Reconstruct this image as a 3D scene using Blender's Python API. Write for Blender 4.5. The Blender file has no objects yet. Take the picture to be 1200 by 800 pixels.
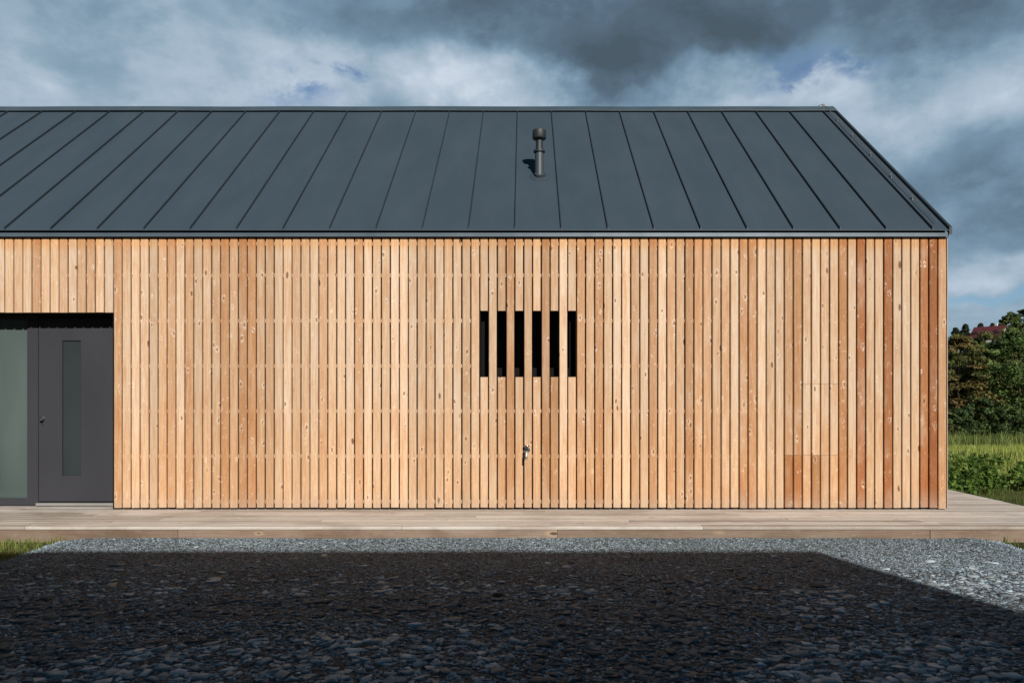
import bpy, math, random
import numpy as np
from mathutils import Vector, Matrix, noise as mnoise

R = math.radians
rng = np.random.default_rng(11)
random.seed(11)
sc = bpy.context.scene
C = sc.collection
EYE = 1.575
SUN_AZ, SUN_EL = 18.0, 29.0

# ------------------------------------------------------------------ helpers
class MB:
    """collects polygons, optionally with a colour per vertex, and links them as one mesh object"""
    def __init__(self):
        self.v = []; self.f = []; self.c = []
        self.col = (0.5, 0.5, 0.5, 1.0)
    def add(self, vs, fs):
        b = len(self.v)
        self.v.extend([tuple(p) for p in vs])
        self.c.extend([self.col] * len(vs))
        self.f.extend([tuple(b + i for i in f) for f in fs])
    def box(self, x0, x1, y0, y1, z0, z1):
        vs = [(x0,y0,z0),(x1,y0,z0),(x1,y1,z0),(x0,y1,z0),(x0,y0,z1),(x1,y0,z1),(x1,y1,z1),(x0,y1,z1)]
        self.add(vs, [(0,3,2,1),(4,5,6,7),(0,1,5,4),(1,2,6,5),(2,3,7,6),(3,0,4,7)])
    def prism(self, prof, a, b, axis):
        """closed profile swept along an axis from a to b. axis 'z': prof=(x,y); 'x': prof=(y,z); 'y': prof=(x,z)
        a and b may be callables of the profile point (sloped ends)"""
        n = len(prof)
        fa = a if callable(a) else (lambda p: a)
        fb = b if callable(b) else (lambda p: b)
        def mk(p, t):
            if axis == 'z': return (p[0], p[1], t)
            if axis == 'x': return (t, p[0], p[1])
            return (p[0], t, p[1])
        vs = [mk(p, fa(p)) for p in prof] + [mk(p, fb(p)) for p in prof]
        fs = [tuple(range(n))[::-1], tuple(range(n, 2*n))]
        for i in range(n):
            j = (i+1) % n
            fs.append((i, j, n+j, n+i))
        self.add(vs, fs)
    def lathe(self, prof, seg=24, M=None):
        """prof = [(r,z)...] revolved about local z, then transformed by M"""
        M = M or Matrix.Identity(4)
        vs = []; fs = []
        for r, z in prof:
            for k in range(seg):
                a = 2*math.pi*k/seg
                vs.append(M @ Vector((r*math.cos(a), r*math.sin(a), z)))
        m = len(prof)
        for i in range(m-1):
            for k in range(seg):
                k2 = (k+1) % seg
                fs.append((i*seg+k, i*seg+k2, (i+1)*seg+k2, (i+1)*seg+k))
        fs.append(tuple(range(seg))[::-1]); fs.append(tuple((m-1)*seg+k for k in range(seg)))
        self.add(vs, fs)
    def tube(self, pts, radii, seg=8):
        pts = [Vector(p) for p in pts]
        if not hasattr(radii, '__len__'): radii = [radii]*len(pts)
        vs = []; fs = []
        for i, p in enumerate(pts):
            d = (pts[min(i+1, len(pts)-1)] - pts[max(i-1, 0)]).normalized()
            q = d.to_track_quat('Z', 'Y')
            for k in range(seg):
                a = 2*math.pi*k/seg
                vs.append(p + q @ Vector((math.cos(a)*radii[i], math.sin(a)*radii[i], 0)))
        for i in range(len(pts)-1):
            for k in range(seg):
                k2 = (k+1) % seg
                fs.append((i*seg+k, i*seg+k2, (i+1)*seg+k2, (i+1)*seg+k))
        fs.append(tuple(range(seg))[::-1]); fs.append(tuple((len(pts)-1)*seg+k for k in range(seg)))
        self.add(vs, fs)
    def build(self, name, mat, parent=None, smooth=False, recalc=True):
        me = bpy.data.meshes.new(name)
        me.from_pydata(self.v, [], self.f)
        at = me.color_attributes.new('tone', 'FLOAT_COLOR', 'POINT')
        at.data.foreach_set('color', np.array(self.c, dtype=np.float32).ravel())
        if recalc:
            import bmesh
            bm = bmesh.new(); bm.from_mesh(me)
            bmesh.ops.recalc_face_normals(bm, faces=bm.faces)
            bm.to_mesh(me); bm.free()
        me.materials.append(mat)
        if smooth: shade(me, smooth)
        o = bpy.data.objects.new(name, me); C.objects.link(o)
        if parent: o.parent = parent
        return o

def shade(me, ang):
    me.polygons.foreach_set('use_smooth', [True]*len(me.polygons))
    if ang is not True:
        me.set_sharp_from_angle(angle=R(ang))

def np_mesh(name, V, F, col, mat, parent=None, smooth=False):
    """V (n,3), F (m,k) equal sized polygons, col (n,4)"""
    me = bpy.data.meshes.new(name)
    m, k = F.shape
    me.vertices.add(len(V)); me.vertices.foreach_set('co', V.astype(np.float32).ravel())
    me.loops.add(m*k); me.loops.foreach_set('vertex_index', F.astype(np.int32).ravel())
    me.polygons.add(m); me.polygons.foreach_set('loop_start', np.arange(0, m*k, k, dtype=np.int32))
    if smooth: me.polygons.foreach_set('use_smooth', np.ones(m, dtype=bool))
    at = me.color_attributes.new('tone', 'FLOAT_COLOR', 'POINT')
    at.data.foreach_set('color', col.astype(np.float32).ravel())
    me.update(calc_edges=True); me.validate()
    me.materials.append(mat)
    o = bpy.data.objects.new(name, me); C.objects.link(o)
    if parent: o.parent = parent
    return o

def tag(o, label=None, cat=None, group=None, kind=None):
    if label: o['label'] = label
    if cat: o['category'] = cat
    if group: o['group'] = group
    if kind: o['kind'] = kind
    return o
def empty(name, loc, label=None, cat=None, group=None):
    o = bpy.data.objects.new(name, None); C.objects.link(o); o.location = loc
    o.empty_display_size = 0.2
    return tag(o, label, cat, group)
def put(o, root):
    """parent while the mesh stays in world coordinates"""
    o.parent = root
    o.matrix_parent_inverse = Matrix.Translation(-Vector(root.location))
    return o

# ------------------------------------------------------------------ materials
class NT:
    def __init__(self, name):
        self.m = bpy.data.materials.new(name); self.m.use_nodes = True
        self.t = self.m.node_tree; self.n = self.t.nodes; self.l = self.t.links
        self.n.clear()
        self.out = self.n.new('ShaderNodeOutputMaterial')
    def node(self, typ, **kw):
        nd = self.n.new(typ)
        for k, v in kw.items():
            if hasattr(nd, k): setattr(nd, k, v)
            else: nd.inputs[k].default_value = v
        return nd
    def link(self, a, b): self.l.new(a, b)
    def math(self, op, a, b=None, c=None, clamp=False):
        nd = self.n.new('ShaderNodeMath'); nd.operation = op; nd.use_clamp = clamp
        for i, x in enumerate((a, b, c)):
            if x is None: continue
            if isinstance(x, (int, float)): nd.inputs[i].default_value = x
            else: self.l.new(x, nd.inputs[i])
        return nd.outputs[0]
    def vmath(self, op, a, b=None, scale=None):
        nd = self.n.new('ShaderNodeVectorMath'); nd.operation = op
        for i, x in enumerate((a, b)):
            if x is None: continue
            if isinstance(x, (tuple, list, Vector)): nd.inputs[i].default_value = tuple(x)
            else: self.l.new(x, nd.inputs[i])
        if scale is not None:
            if isinstance(scale, (int, float)): nd.inputs['Scale'].default_value = scale
            else: self.l.new(scale, nd.inputs['Scale'])
        return nd.outputs['Value' if op in ('LENGTH', 'DISTANCE', 'DOT_PRODUCT') else 'Vector']
    def noise(self, vec, scale=1.0, detail=4.0, rough=0.55, dist=0.0):
        nd = self.n.new('ShaderNodeTexNoise')
        self.l.new(vec, nd.inputs['Vector'])
        nd.inputs['Scale'].default_value = scale; nd.inputs['Detail'].default_value = detail
        nd.inputs['Roughness'].default_value = rough; nd.inputs['Distortion'].default_value = dist
        return nd.outputs['Fac']
    def smooth(self, x, a, b, o0=0.0, o1=1.0):
        nd = self.n.new('ShaderNodeMapRange'); nd.interpolation_type = 'SMOOTHSTEP'
        self.l.new(x, nd.inputs['Value'])
        nd.inputs['From Min'].default_value = a; nd.inputs['From Max'].default_value = b
        nd.inputs['To Min'].default_value = o0; nd.inputs['To Max'].default_value = o1
        return nd.outputs['Result']
    def lin(self, x, a, b, o0, o1):
        nd = self.n.new('ShaderNodeMapRange'); self.l.new(x, nd.inputs['Value'])
        nd.inputs['From Min'].default_value = a; nd.inputs['From Max'].default_value = b
        nd.inputs['To Min'].default_value = o0; nd.inputs['To Max'].default_value = o1
        return nd.outputs['Result']
    def mix(self, f, a, b, mode='MIX'):
        nd = self.n.new('ShaderNodeMix'); nd.data_type = 'RGBA'; nd.blend_type = mode
        for s, x in ((nd.inputs[0], f), (nd.inputs[6], a), (nd.inputs[7], b)):
            if isinstance(x, (int, float)): s.default_value = x
            elif isinstance(x, tuple): s.default_value = x if len(x) == 4 else x + (1.0,)
            else: self.l.new(x, s)
        return nd.outputs[2]
    def ramp(self, x, stops):
        nd = self.n.new('ShaderNodeValToRGB'); self.l.new(x, nd.inputs[0])
        el = nd.color_ramp.elements
        while len(el) < len(stops): el.new(0.5)
        for e, (p, c) in zip(el, stops):
            e.position = p; e.color = c if len(c) == 4 else tuple(c) + (1.0,)
        return nd.outputs[0]
    def coords(self): return self.n.new('ShaderNodeTexCoord').outputs['Object']
    def attr(self):
        a = self.n.new('ShaderNodeAttribute'); a.attribute_name = 'tone'
        s = self.n.new('ShaderNodeSeparateColor'); self.l.new(a.outputs['Color'], s.inputs[0])
        return a.outputs['Color'], s.outputs[0], s.outputs[1], s.outputs[2]
    def bump(self, h, strength=0.3, dist=0.01):
        b = self.n.new('ShaderNodeBump'); b.inputs['Strength'].default_value = strength
        b.inputs['Distance'].default_value = dist; self.l.new(h, b.inputs['Height'])
        return b.outputs['Normal']
    def bsdf(self, color, rough=0.6, metal=0.0, spec=0.5, normal=None, out=True):
        p = self.n.new('ShaderNodeBsdfPrincipled')
        if isinstance(color, tuple): p.inputs['Base Color'].default_value = color if len(color) == 4 else color + (1.0,)
        else: self.l.new(color, p.inputs['Base Color'])
        if isinstance(rough, (int, float)): p.inputs['Roughness'].default_value = rough
        else: self.l.new(rough, p.inputs['Roughness'])
        p.inputs['Metallic'].default_value = metal
        p.inputs['Specular IOR Level'].default_value = spec
        if normal is not None: self.l.new(normal, p.inputs['Normal'])
        if out: self.l.new(p.outputs[0], self.out.inputs['Surface'])
        return p

def mat_wood(name, stops, axis, rough=0.75, knot=1.0, grey=None, sheltered=None, grain=0.5, knot_col=(0.13,0.055,0.025), speck=0.5, ksize=1.0, dirt=0.0, warm=(.78,.57,.41), fleckcol=(.84,.70,.57)):
    """timber: tone R picks the board's colour, G is the board's seed, B its brightness"""
    t = NT(name); co = t.coords(); _, tr, tg, tb = t.attr()
    off = t.vmath('SCALE', (37.1, 19.7, 53.3), scale=tg)
    p = t.vmath('ADD', co, off)
    long_ = {'z': (1,1,.035), 'x': (.035,1,1), 'y': (1,.035,1)}[axis]
    streak = t.noise(t.vmath('MULTIPLY', p, long_), 62, 6, 0.68)
    ringv = t.vmath('MULTIPLY', p, {'z': (1,1,.05), 'x': (.05,1,1), 'y': (1,.05,1)}[axis])
    ring = t.noise(ringv, 28, 2, 0.5, 0.6)
    ringl = t.math('SINE', t.math('MULTIPLY', ring, 46.0))
    patch = t.noise(t.vmath('MULTIPLY', p, {'z': (1,1,.35), 'x': (.35,1,1), 'y': (1,.35,1)}[axis]), 4.5, 3, 0.6)
    base = t.ramp(tr, stops)
    base = t.mix(t.smooth(streak, .35, .72, 0, grain), base, t.mix(1.0, base, warm, 'MULTIPLY'))
    base = t.mix(t.lin(ringl, -1, 1, 0, grain*.55), base, t.mix(1.0, base, tuple(.3+.7*w for w in warm), 'MULTIPLY'))
    base = t.mix(t.smooth(patch, .5, .75, 0, .55), base, t.mix(.55, base, tuple(.86*f for f in fleckcol)))
    base = t.mix(t.smooth(patch, .48, .28, 0, .5), base, t.mix(1.0, base, tuple(.25+.75*w for w in warm), 'MULTIPLY'))
    # knots
    kv = t.node('ShaderNodeTexVoronoi'); kv.feature = 'F1'
    ks = {'z': (7.0,0,2.6), 'x': (2.6,7.0,7.0), 'y': (7.0,2.6,7.0)}[axis]
    wob = t.vmath('SCALE', t.vmath('SUBTRACT', t.node('ShaderNodeTexNoise', Scale=30.0).outputs['Color'], (.5,.5,.5)), scale=.02)
    t.link(t.vmath('MULTIPLY', t.vmath('ADD', p, wob), ks), kv.inputs['Vector']); kv.inputs['Scale'].default_value = 1.0
    sepk = t.node('ShaderNodeSeparateColor'); t.link(kv.outputs['Color'], sepk.inputs[0])
    size = t.math('MULTIPLY', t.math('POWER', sepk.outputs[0], 2.0), .13*ksize)
    size = t.math('ADD', size, .012)
    kd = t.math('DIVIDE', kv.outputs['Distance'], size)
    base = t.mix(t.smooth(kd, 2.6, 1.1, 0, .55*knot), base, t.mix(.5, base, (.72,.52,.34)))
    base = t.mix(t.smooth(kd, 1.15, .65, 0, .85*knot), base, knot_col)
    # many small knots with pale, torn halos
    k2 = t.node('ShaderNodeTexVoronoi'); k2.feature = 'F1'
    ks2 = {'z': (11.0,0,5.2), 'x': (5.2,11.0,11.0), 'y': (11.0,5.2,11.0)}[axis]
    t.link(t.vmath('MULTIPLY', t.vmath('ADD', t.vmath('SCALE', p, scale=1.0), (3.3, 1.7, 9.1)), ks2), k2.inputs['Vector']); k2.inputs['Scale'].default_value = 1.0
    sp2 = t.node('ShaderNodeSeparateColor'); t.link(k2.outputs['Color'], sp2.inputs[0])
    r2 = t.math('ADD', t.math('MULTIPLY', t.math('POWER', sp2.outputs[1], 3.0), .14), .012)
    k2d = t.math('DIVIDE', t.math('ADD', k2.outputs['Distance'], t.math('MULTIPLY', t.math('SUBTRACT', t.noise(p, 45, 2, .5), .5), .12)), r2)
    ragged = t.smooth(t.noise(t.vmath('ADD', p, (5.1, 2.2, 8.8)), 38, 4, .7), .44, .60)
    base = t.mix(t.math('MULTIPLY', ragged, t.smooth(k2d, 2.6, 1.2, 0, .95*speck*1.5)), base, fleckcol)
    fl2 = t.noise(t.vmath('MULTIPLY', t.vmath('ADD', p, (1.7, 6.1, 2.9)), {'z': (1,1,.45), 'x': (.45,1,1), 'y': (1,.45,1)}[axis]), 34, 4, .72)
    base = t.mix(t.smooth(fl2, .60, .70, 0, speck*1.1), base, fleckcol)
    base = t.mix(t.smooth(fl2, .38, .30, 0, speck*.9), base, t.mix(1.0, base, tuple(.15+.75*w for w in warm), 'MULTIPLY'))
    base = t.mix(t.smooth(k2d, 1.2, .5, 0, .8*knot), base, tuple(.4*c+.6*k for c, k in zip(stops[-1][1], knot_col)))
    # pale torn flecks and dark specks from rough sawing
    fl = t.noise(t.vmath('MULTIPLY', p, {'z': (1,1,.4), 'x': (.4,1,1), 'y': (1,.4,1)}[axis]), 60, 3, .7)
    base = t.mix(t.smooth(fl, .64, .74, 0, speck), base, (.80,.66,.52))
    base = t.mix(t.smooth(fl, .34, .25, 0, speck), base, t.mix(1.0, base, (.5,.36,.26), 'MULTIPLY'))
    base = t.mix(1.0, base, t.ramp(tb, [(0, (.68,.68,.68)), (1, (1.15,1.15,1.15))]), 'MULTIPLY')
    sep = t.node('ShaderNodeSeparateXYZ'); t.link(co, sep.inputs[0])
    if dirt:
        dn = t.noise(t.vmath('MULTIPLY', co, (.7, 1.6, 1)), 1.7, 6, .65)
        base = t.mix(t.smooth(dn, .46, .66, 0, dirt), base, t.mix(1.0, base, (.60,.56,.52), 'MULTIPLY'))
    if grey:       # weathered, splash-greyed foot of the boards
        w = t.math('MULTIPLY', t.smooth(t.math('ADD', sep.outputs[2], t.math('MULTIPLY', patch, .35)), grey[0]+.42, grey[0]+.08, 0, .7), 1.0)
        base = t.mix(w, base, t.mix(.75, base, grey[1]))
    if grey:       # the lower half keeps more of the fresh timber colour
        w = t.smooth(t.math('ADD', sep.outputs[2], t.math('MULTIPLY', patch, 1.1)), 2.3, 1.3, 0, .8)
        base = t.mix(w, base, t.mix(1.0, base, (1.0,.91,.80), 'MULTIPLY'))
    if sheltered:  # unbleached strip under the eaves flashing
        w = t.smooth(t.math('ADD', sep.outputs[2], t.math('MULTIPLY', patch, .12)), sheltered[0]-.02, sheltered[0]+.12, 0, .75)
        base = t.mix(w, base, t.mix(1.0, base, sheltered[1], 'MULTIPLY'))
    h = t.math('ADD', t.math('MULTIPLY', streak, .6), t.math('MULTIPLY', fl, .4))
    t.bsdf(base, rough, 0, .25, t.bump(h, .35, .004))
    return t.m

WOOD = [(0.0, (.77,.625,.49)), (.3, (.685,.515,.36)), (.55, (.58,.385,.24)), (.78, (.48,.265,.13)), (1.0, (.37,.155,.063))]
M_clad = mat_wood('larch_cladding', WOOD, 'z', grey=(.19, (.40,.36,.32)), sheltered=(3.40, (.97,.74,.48)), grain=.75, speck=.52)
M_batten = mat_wood('batten_wood', [(0, (.56,.43,.31)), (1, (.48,.35,.23))], 'x')
DECK = [(0.0, (.66,.625,.585)), (.5, (.56,.52,.48)), (1.0, (.45,.405,.36))]
M_deck = mat_wood('weathered_deck_boards', DECK, 'x', .8, .7, grain=.6, knot_col=(.2,.14,.1), dirt=.6, warm=(.74,.66,.60), fleckcol=(.68,.64,.58))
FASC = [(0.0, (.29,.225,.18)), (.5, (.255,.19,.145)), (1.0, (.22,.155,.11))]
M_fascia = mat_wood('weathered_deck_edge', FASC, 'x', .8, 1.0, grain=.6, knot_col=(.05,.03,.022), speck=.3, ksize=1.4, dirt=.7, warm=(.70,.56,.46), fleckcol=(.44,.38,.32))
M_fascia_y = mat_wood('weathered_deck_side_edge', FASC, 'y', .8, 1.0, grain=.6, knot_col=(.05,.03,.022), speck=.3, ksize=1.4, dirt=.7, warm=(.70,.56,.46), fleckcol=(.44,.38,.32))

def mat_metal(name, col, rough=.45, metal=.0, spec=.5, mott=.12, wave=0.0):
    t = NT(name); co = t.coords()
    n1 = t.noise(t.vmath('MULTIPLY', co, (1.0, .35, .35)), 2.3, 5, .6)
    n2 = t.noise(t.vmath('MULTIPLY', co, (6.0, .5, .5)), 7, 4, .6)
    base = t.mix(t.lin(n1, .3, .7, 0, 1), tuple(c*(1-mott) for c in col), tuple(c*(1+mott) for c in col))
    base = t.mix(t.smooth(n2, .6, .8, 0, .25), base, tuple(min(1, c*1.25+.01) for c in col))
    r = t.lin(n1, .3, .7, rough-.06, rough+.06)
    nrm = None
    if wave: nrm = t.bump(t.noise(t.vmath('MULTIPLY', co, (1.6, .5, .5)), 1.6, 2, .5), wave, .03)
    t.bsdf(base, r, metal, spec, nrm)
    return t.m
M_roof = mat_metal('anthracite_roof_sheet', (.046,.068,.092), .5, .0, .4, .05, .10)
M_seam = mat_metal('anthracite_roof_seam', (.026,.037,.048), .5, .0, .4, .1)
M_trim = mat_metal('grey_metal_flashing', (.095,.13,.165), .36, .2, .5, .08, .12)
M_ridge = mat_metal('anthracite_ridge_sheet', (.055,.082,.104), .48, .0, .45, .1, .3)
M_vent = mat_metal('dark_vent_plastic', (.022,.027,.032), .55, 0, .5, .1)
M_ventlow = mat_metal('grey_vent_pipe', (.055,.070,.084), .5, .1, .5, .1)
M_flange = mat_metal('dull_flange', (.033,.049,.064), .75, 0, .4, .15)
M_door = mat_metal('anthracite_door_paint', (.038,.039,.047), .55, 0, .35, .05)
M_frame = mat_metal('dark_window_frame', (.009,.008,.0075), .7, 0, .06, .05)
M_chrome = mat_metal('chrome', (.62,.63,.65), .18, 1.0, .5, .03)
M_steel = mat_metal('brushed_steel', (.55,.56,.57), .35, .9, .5, .05)
M_sill = mat_metal('pale_threshold', (.34,.34,.33), .4, .3, .5, .05)
M_black = mat_metal('black_membrane_and_gap_shade', (.020,.014,.011), .9, 0, .1, .1)
M_wire = mat_metal('grey_wire', (.15,.15,.15), .6, .0, .5, .05)

def mat_plain(name, col, rough=.8, var=.15, scale=6.0):
    t = NT(name); co = t.coords(); n = t.noise(co, scale, 5, .6)
    t.bsdf(t.mix(t.lin(n, .25, .75, 0, 1), tuple(c*(1-var) for c in col), tuple(min(1, c*(1+var)) for c in col)), rough, 0, .3, t.bump(n, .15, .01))
    return t.m
M_inside = mat_plain('interior_plaster', (.30,.29,.27))
M_insidedark = mat_plain('interior_dark', (.36,.27,.19))
M_floor_in = mat_plain('interior_floor', (.22,.2,.17))

def mat_glass(name, tint, haze=0.0, hazecol=(.2,.3,.28)):
    t = NT(name)
    tr = t.node('ShaderNodeBsdfTransparent'); tr.inputs[0].default_value = tint + (1,)
    gl = t.node('ShaderNodeBsdfGlossy'); gl.inputs['Roughness'].default_value = .03
    gl.inputs['Color'].default_value = (.9,.95,.95,1)
    fr = t.node('ShaderNodeFresnel', IOR=1.6)
    mx = t.node('ShaderNodeMixShader')
    t.link(fr.outputs[0], mx.inputs[0]); t.link(tr.outputs[0], mx.inputs[1]); t.link(gl.outputs[0], mx.inputs[2])
    last = mx.outputs[0]
    if haze:
        co = t.coords(); n = t.noise(t.vmath('MULTIPLY', co, (1.6, 1, .5)), 1.1, 2, .5)
        df = t.node('ShaderNodeBsdfDiffuse'); df.inputs[0].default_value = hazecol + (1,)
        m2 = t.node('ShaderNodeMixShader'); t.link(t.lin(n, .32, .68, haze*.75, haze*1.2), m2.inputs[0])
        t.link(mx.outputs[0], m2.inputs[1]); t.link(df.outputs[0], m2.inputs[2]); last = m2.outputs[0]
    t.link(last, t.out.inputs['Surface'])
    return t.m
M_glass = mat_glass('window_glass', (.55,.6,.6))
M_frost = mat_glass('satin_green_glass', (.45,.62,.58), .72, (.108,.142,.138))
M_slotglass = mat_glass('door_slot_glass', (.4,.55,.52), .8, (.040,.052,.055))

def mat_leaf(name, rough=.6, trans=.3):
    t = NT(name); c, _, _, _ = t.attr()
    p = t.bsdf(c, rough, 0, .25, out=False)
    tl = t.node('ShaderNodeBsdfTranslucent'); t.link(c, tl.inputs[0])
    mx = t.node('ShaderNodeMixShader'); mx.inputs[0].default_value = trans
    t.link(p.outputs[0], mx.inputs[1]); t.link(tl.outputs[0], mx.inputs[2])
    t.link(mx.outputs[0], t.out.inputs['Surface'])
    return t.m
M_leaf = mat_leaf('foliage')
M_blade = mat_leaf('grass_blades', .55, .3)
def mat_bark():
    t = NT('bark'); co = t.coords(); n = t.noise(t.vmath('MULTIPLY', co, (1,1,.25)), 14, 5, .65)
    t.bsdf(t.ramp(n, [(.3, (.035,.026,.02)), (.7, (.12,.095,.07))]), .9, 0, .2, t.bump(n, .6, .03))
    return t.m
M_bark = mat_bark()
def mat_stone():
    t = NT('slate_chippings'); co = t.coords(); c, _, _, _ = t.attr()
    n = t.noise(co, 55, 4, .65); n2 = t.noise(co, 260, 3, .6)
    base = t.mix(t.smooth(n, .35, .7, 0, .5), c, t.mix(1.0, c, (.60,.66,.74), 'MULTIPLY'))
    base = t.mix(t.smooth(n2, .6, .75, 0, .35), base, t.mix(.5, base, (.6,.6,.58)))
    t.bsdf(base, .8, 0, .3, t.bump(n, .25, .004))
    return t.m
M_stone = mat_stone()
def mat_gravel_base():
    t = NT('gravel_fines'); co = t.coords()
    v = t.node('ShaderNodeTexVoronoi', Scale=38.0); t.link(co, v.inputs['Vector'])
    n = t.noise(co, 3, 5, .6); n3 = t.noise(co, 120, 3, .6)
    sp = t.node('ShaderNodeSeparateColor'); t.link(v.outputs['Color'], sp.inputs[0])
    base = t.ramp(sp.outputs[0], [(0, (.04,.05,.06)), (.6, (.11,.135,.15)), (.85, (.22,.26,.28)), (1, (.34,.38,.39))])
    base = t.mix(t.lin(n, .3, .7, 0, .5), base, t.mix(1.0, base, (.55,.54,.52), 'MULTIPLY'))
    h = t.math('SUBTRACT', n3, v.outputs['Distance'])
    t.bsdf(base, .85, 0, .25, t.bump(h, .9, .02))
    return t.m
M_gravel = mat_gravel_base()
def mat_soil():
    t = NT('meadow_soil'); co = t.coords()
    n = t.noise(co, .35, 5, .6); n2 = t.noise(co, 9, 5, .7)
    base = t.mix(t.smooth(n, .35, .65), (.045,.062,.018), (.10,.095,.035))
    base = t.mix(t.smooth(n2, .45, .7, 0, .7), base, (.03,.04,.014))
    t.bsdf(base, .95, 0, .15, t.bump(n2, .6, .05))
    return t.m
M_soil = mat_soil()

# ------------------------------------------------------------------ world, sun, camera
def build_world():
    w = bpy.data.worlds.new('World'); sc.world = w; w.use_nodes = True
    t = NT.__new__(NT); t.t = w.node_tree; t.n = t.t.nodes; t.l = t.t.links; t.n.clear()
    out = t.n.new('ShaderNodeOutputWorld'); bg = t.n.new('ShaderNodeBackground'); t.link(bg.outputs[0], out.inputs[0])
    S = 0.10; bg.inputs[1].default_value = S
    sky = t.n.new('ShaderNodeTexSky'); sky.sky_type = 'NISHITA'; sky.sun_disc = False
    sky.sun_elevation = R(SUN_EL); sky.sun_rotation = R(180-SUN_AZ); sky.air_density = 1.0; sky.dust_density = .6; sky.ozone_density = 2.0
    d = t.n.new('ShaderNodeTexCoord').outputs['Generated']
    sep = t.n.new('ShaderNodeSeparateXYZ'); t.link(d, sep.inputs[0])
    # cloud-plane coordinates, so that clouds shrink and flatten towards the horizon
    zz = t.math('ADD', t.math('MAXIMUM', sep.outputs[2], 0.0), .22)
    cb = t.n.new('ShaderNodeCombineXYZ')
    t.link(t.math('DIVIDE', sep.outputs[0], zz), cb.inputs[0]); t.link(t.math('DIVIDE', sep.outputs[1], zz), cb.inputs[1])
    p = cb.outputs[0]
    wn = t.n.new('ShaderNodeTexNoise'); t.link(d, wn.inputs['Vector']); wn.inputs['Scale'].default_value = 4.2
    wn.inputs['Detail'].default_value = 6; wn.inputs['Roughness'].default_value = .58
    warp = t.vmath('SCALE', t.vmath('SUBTRACT', wn.outputs['Color'], (.5,.5,.5)), scale=.16)
    dw = t.vmath('ADD', d, warp); dw0 = d
    big = t.noise(p, 1.1, 5, .55, .3)
    mid = t.noise(t.vmath('ADD', t.vmath('MULTIPLY', d, (1,1,1.9)), (3.1, .4, 7.7)), 4.6, 7, .56, .15)
    fine = t.noise(t.vmath('MULTIPLY', d, (1,1,1.6)), 15, 6, .6, .2)
    puff = t.noise(t.vmath('ADD', t.vmath('MULTIPLY', dw0, (1,1,1.7)), (9.1, 4.2, 2.2)), 9.0, 8, .60, .15)
    def dirpx(x, y): return Vector(((x-615)/855, 1, (463-y)/855)).normalized()
    def blob(x, y, sx, sy, soft=.35):
        c = dirpx(x, y)
        q = t.vmath('MULTIPLY', t.vmath('SUBTRACT', dw, tuple(c)), (855/sx, 855/sx*.6, 855/sy))
        return t.smooth(t.vmath('LENGTH', q), 1.0+soft, 1.0-soft*1.6)
    # brightness field of the cloud deck
    B = t.math('ADD', t.math('MULTIPLY', t.math('SUBTRACT', mid, .5), .60), .50)
    B = t.math('ADD', B, t.math('MULTIPLY', t.math('SUBTRACT', fine, .5), .26))
    B = t.math('ADD', B, t.math('MULTIPLY', t.math('SUBTRACT', big, .5), .12))
    B = t.math('ADD', B, t.math('MULTIPLY', t.math('SUBTRACT', t.smooth(puff, .38, .62), .5), .14))
    for (x, y, sx, sy, a) in [(770, -10, 260, 72, -.32), (785, 66, 120, 46, -.26), (1085, 125, 150, 60, .03), (590, 100, 110, 32, .28), (880, 100, 120, 34, .30), (440, 98, 130, 36, .18),
                              (1125, 110, 110, 42, .26), (985, 40, 70, 40, .12), (1165, 10, 120, 60, -.28), (1150, 262, 130, 60, -.12), (1150, 342, 80, 18, .20),
                              (30, 110, 120, 36, .14), (230, 50, 200, 60, .10), (1050, 205, 70, 26, .10)]:
        B = t.math('ADD', B, t.math('MULTIPLY', blob(x, y, sx, sy), a))
    cloud = t.ramp(B, [(0.0, (.072,.108,.140)), (.20, (.10,.157,.218)), (.45, (.19,.295,.40)), (.60, (.285,.40,.505)), (.80, (.44,.54,.65)), (1.0, (.66,.73,.82))])
    # breaks of blue
    hole = None
    for (x, y, sx, sy) in [(365, 100, 40, 13), (420, 86, 40, 9), (930, 72, 44, 18), (990, 60, 34, 13), (925, 97, 34, 12), (1150, 374, 90, 6)]:
        b = blob(x, y, sx, sy, .6); hole = b if hole is None else t.math('MAXIMUM', hole, b)
    hole = t.math('MULTIPLY', hole, t.smooth(fine, .40, .54), clamp=True)
    cl = t.vmath('SCALE', cloud, scale=1.0/S)
    # unseen sky overhead, behind and at the sides dimmed to deepen the yard's shade
    top_dim = t.smooth(sep.outputs[2], .50, .72, 1.0, .14)
    back = t.smooth(sep.outputs[1], .35, -.15, 1.0, .3)
    sides = t.smooth(t.math('ABSOLUTE', sep.outputs[0]), .62, .86, 1.0, .40)
    cl = t.vmath('SCALE', cl, scale=t.math('MULTIPLY', sides, t.math('MULTIPLY', top_dim, back)))
    cl = t.mix(t.smooth(sep.outputs[2], .54, .74), cl, tuple(c/S for c in (.012, .046, .084)))     # unseen deep blue zenith added as blue fill for the shaded gravel
    skyc = t.mix(1.0, sky.outputs[0], (.62,.78,.92), 'MULTIPLY')
    col = t.mix(t.math('MULTIPLY', hole, .85), cl, skyc)
    # ground colour below the horizon
    col = t.mix(t.smooth(sep.outputs[2], -.02, -.08), col, (.4,.45,.35))
    t.link(col, bg.inputs[0])
build_world()

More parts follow.
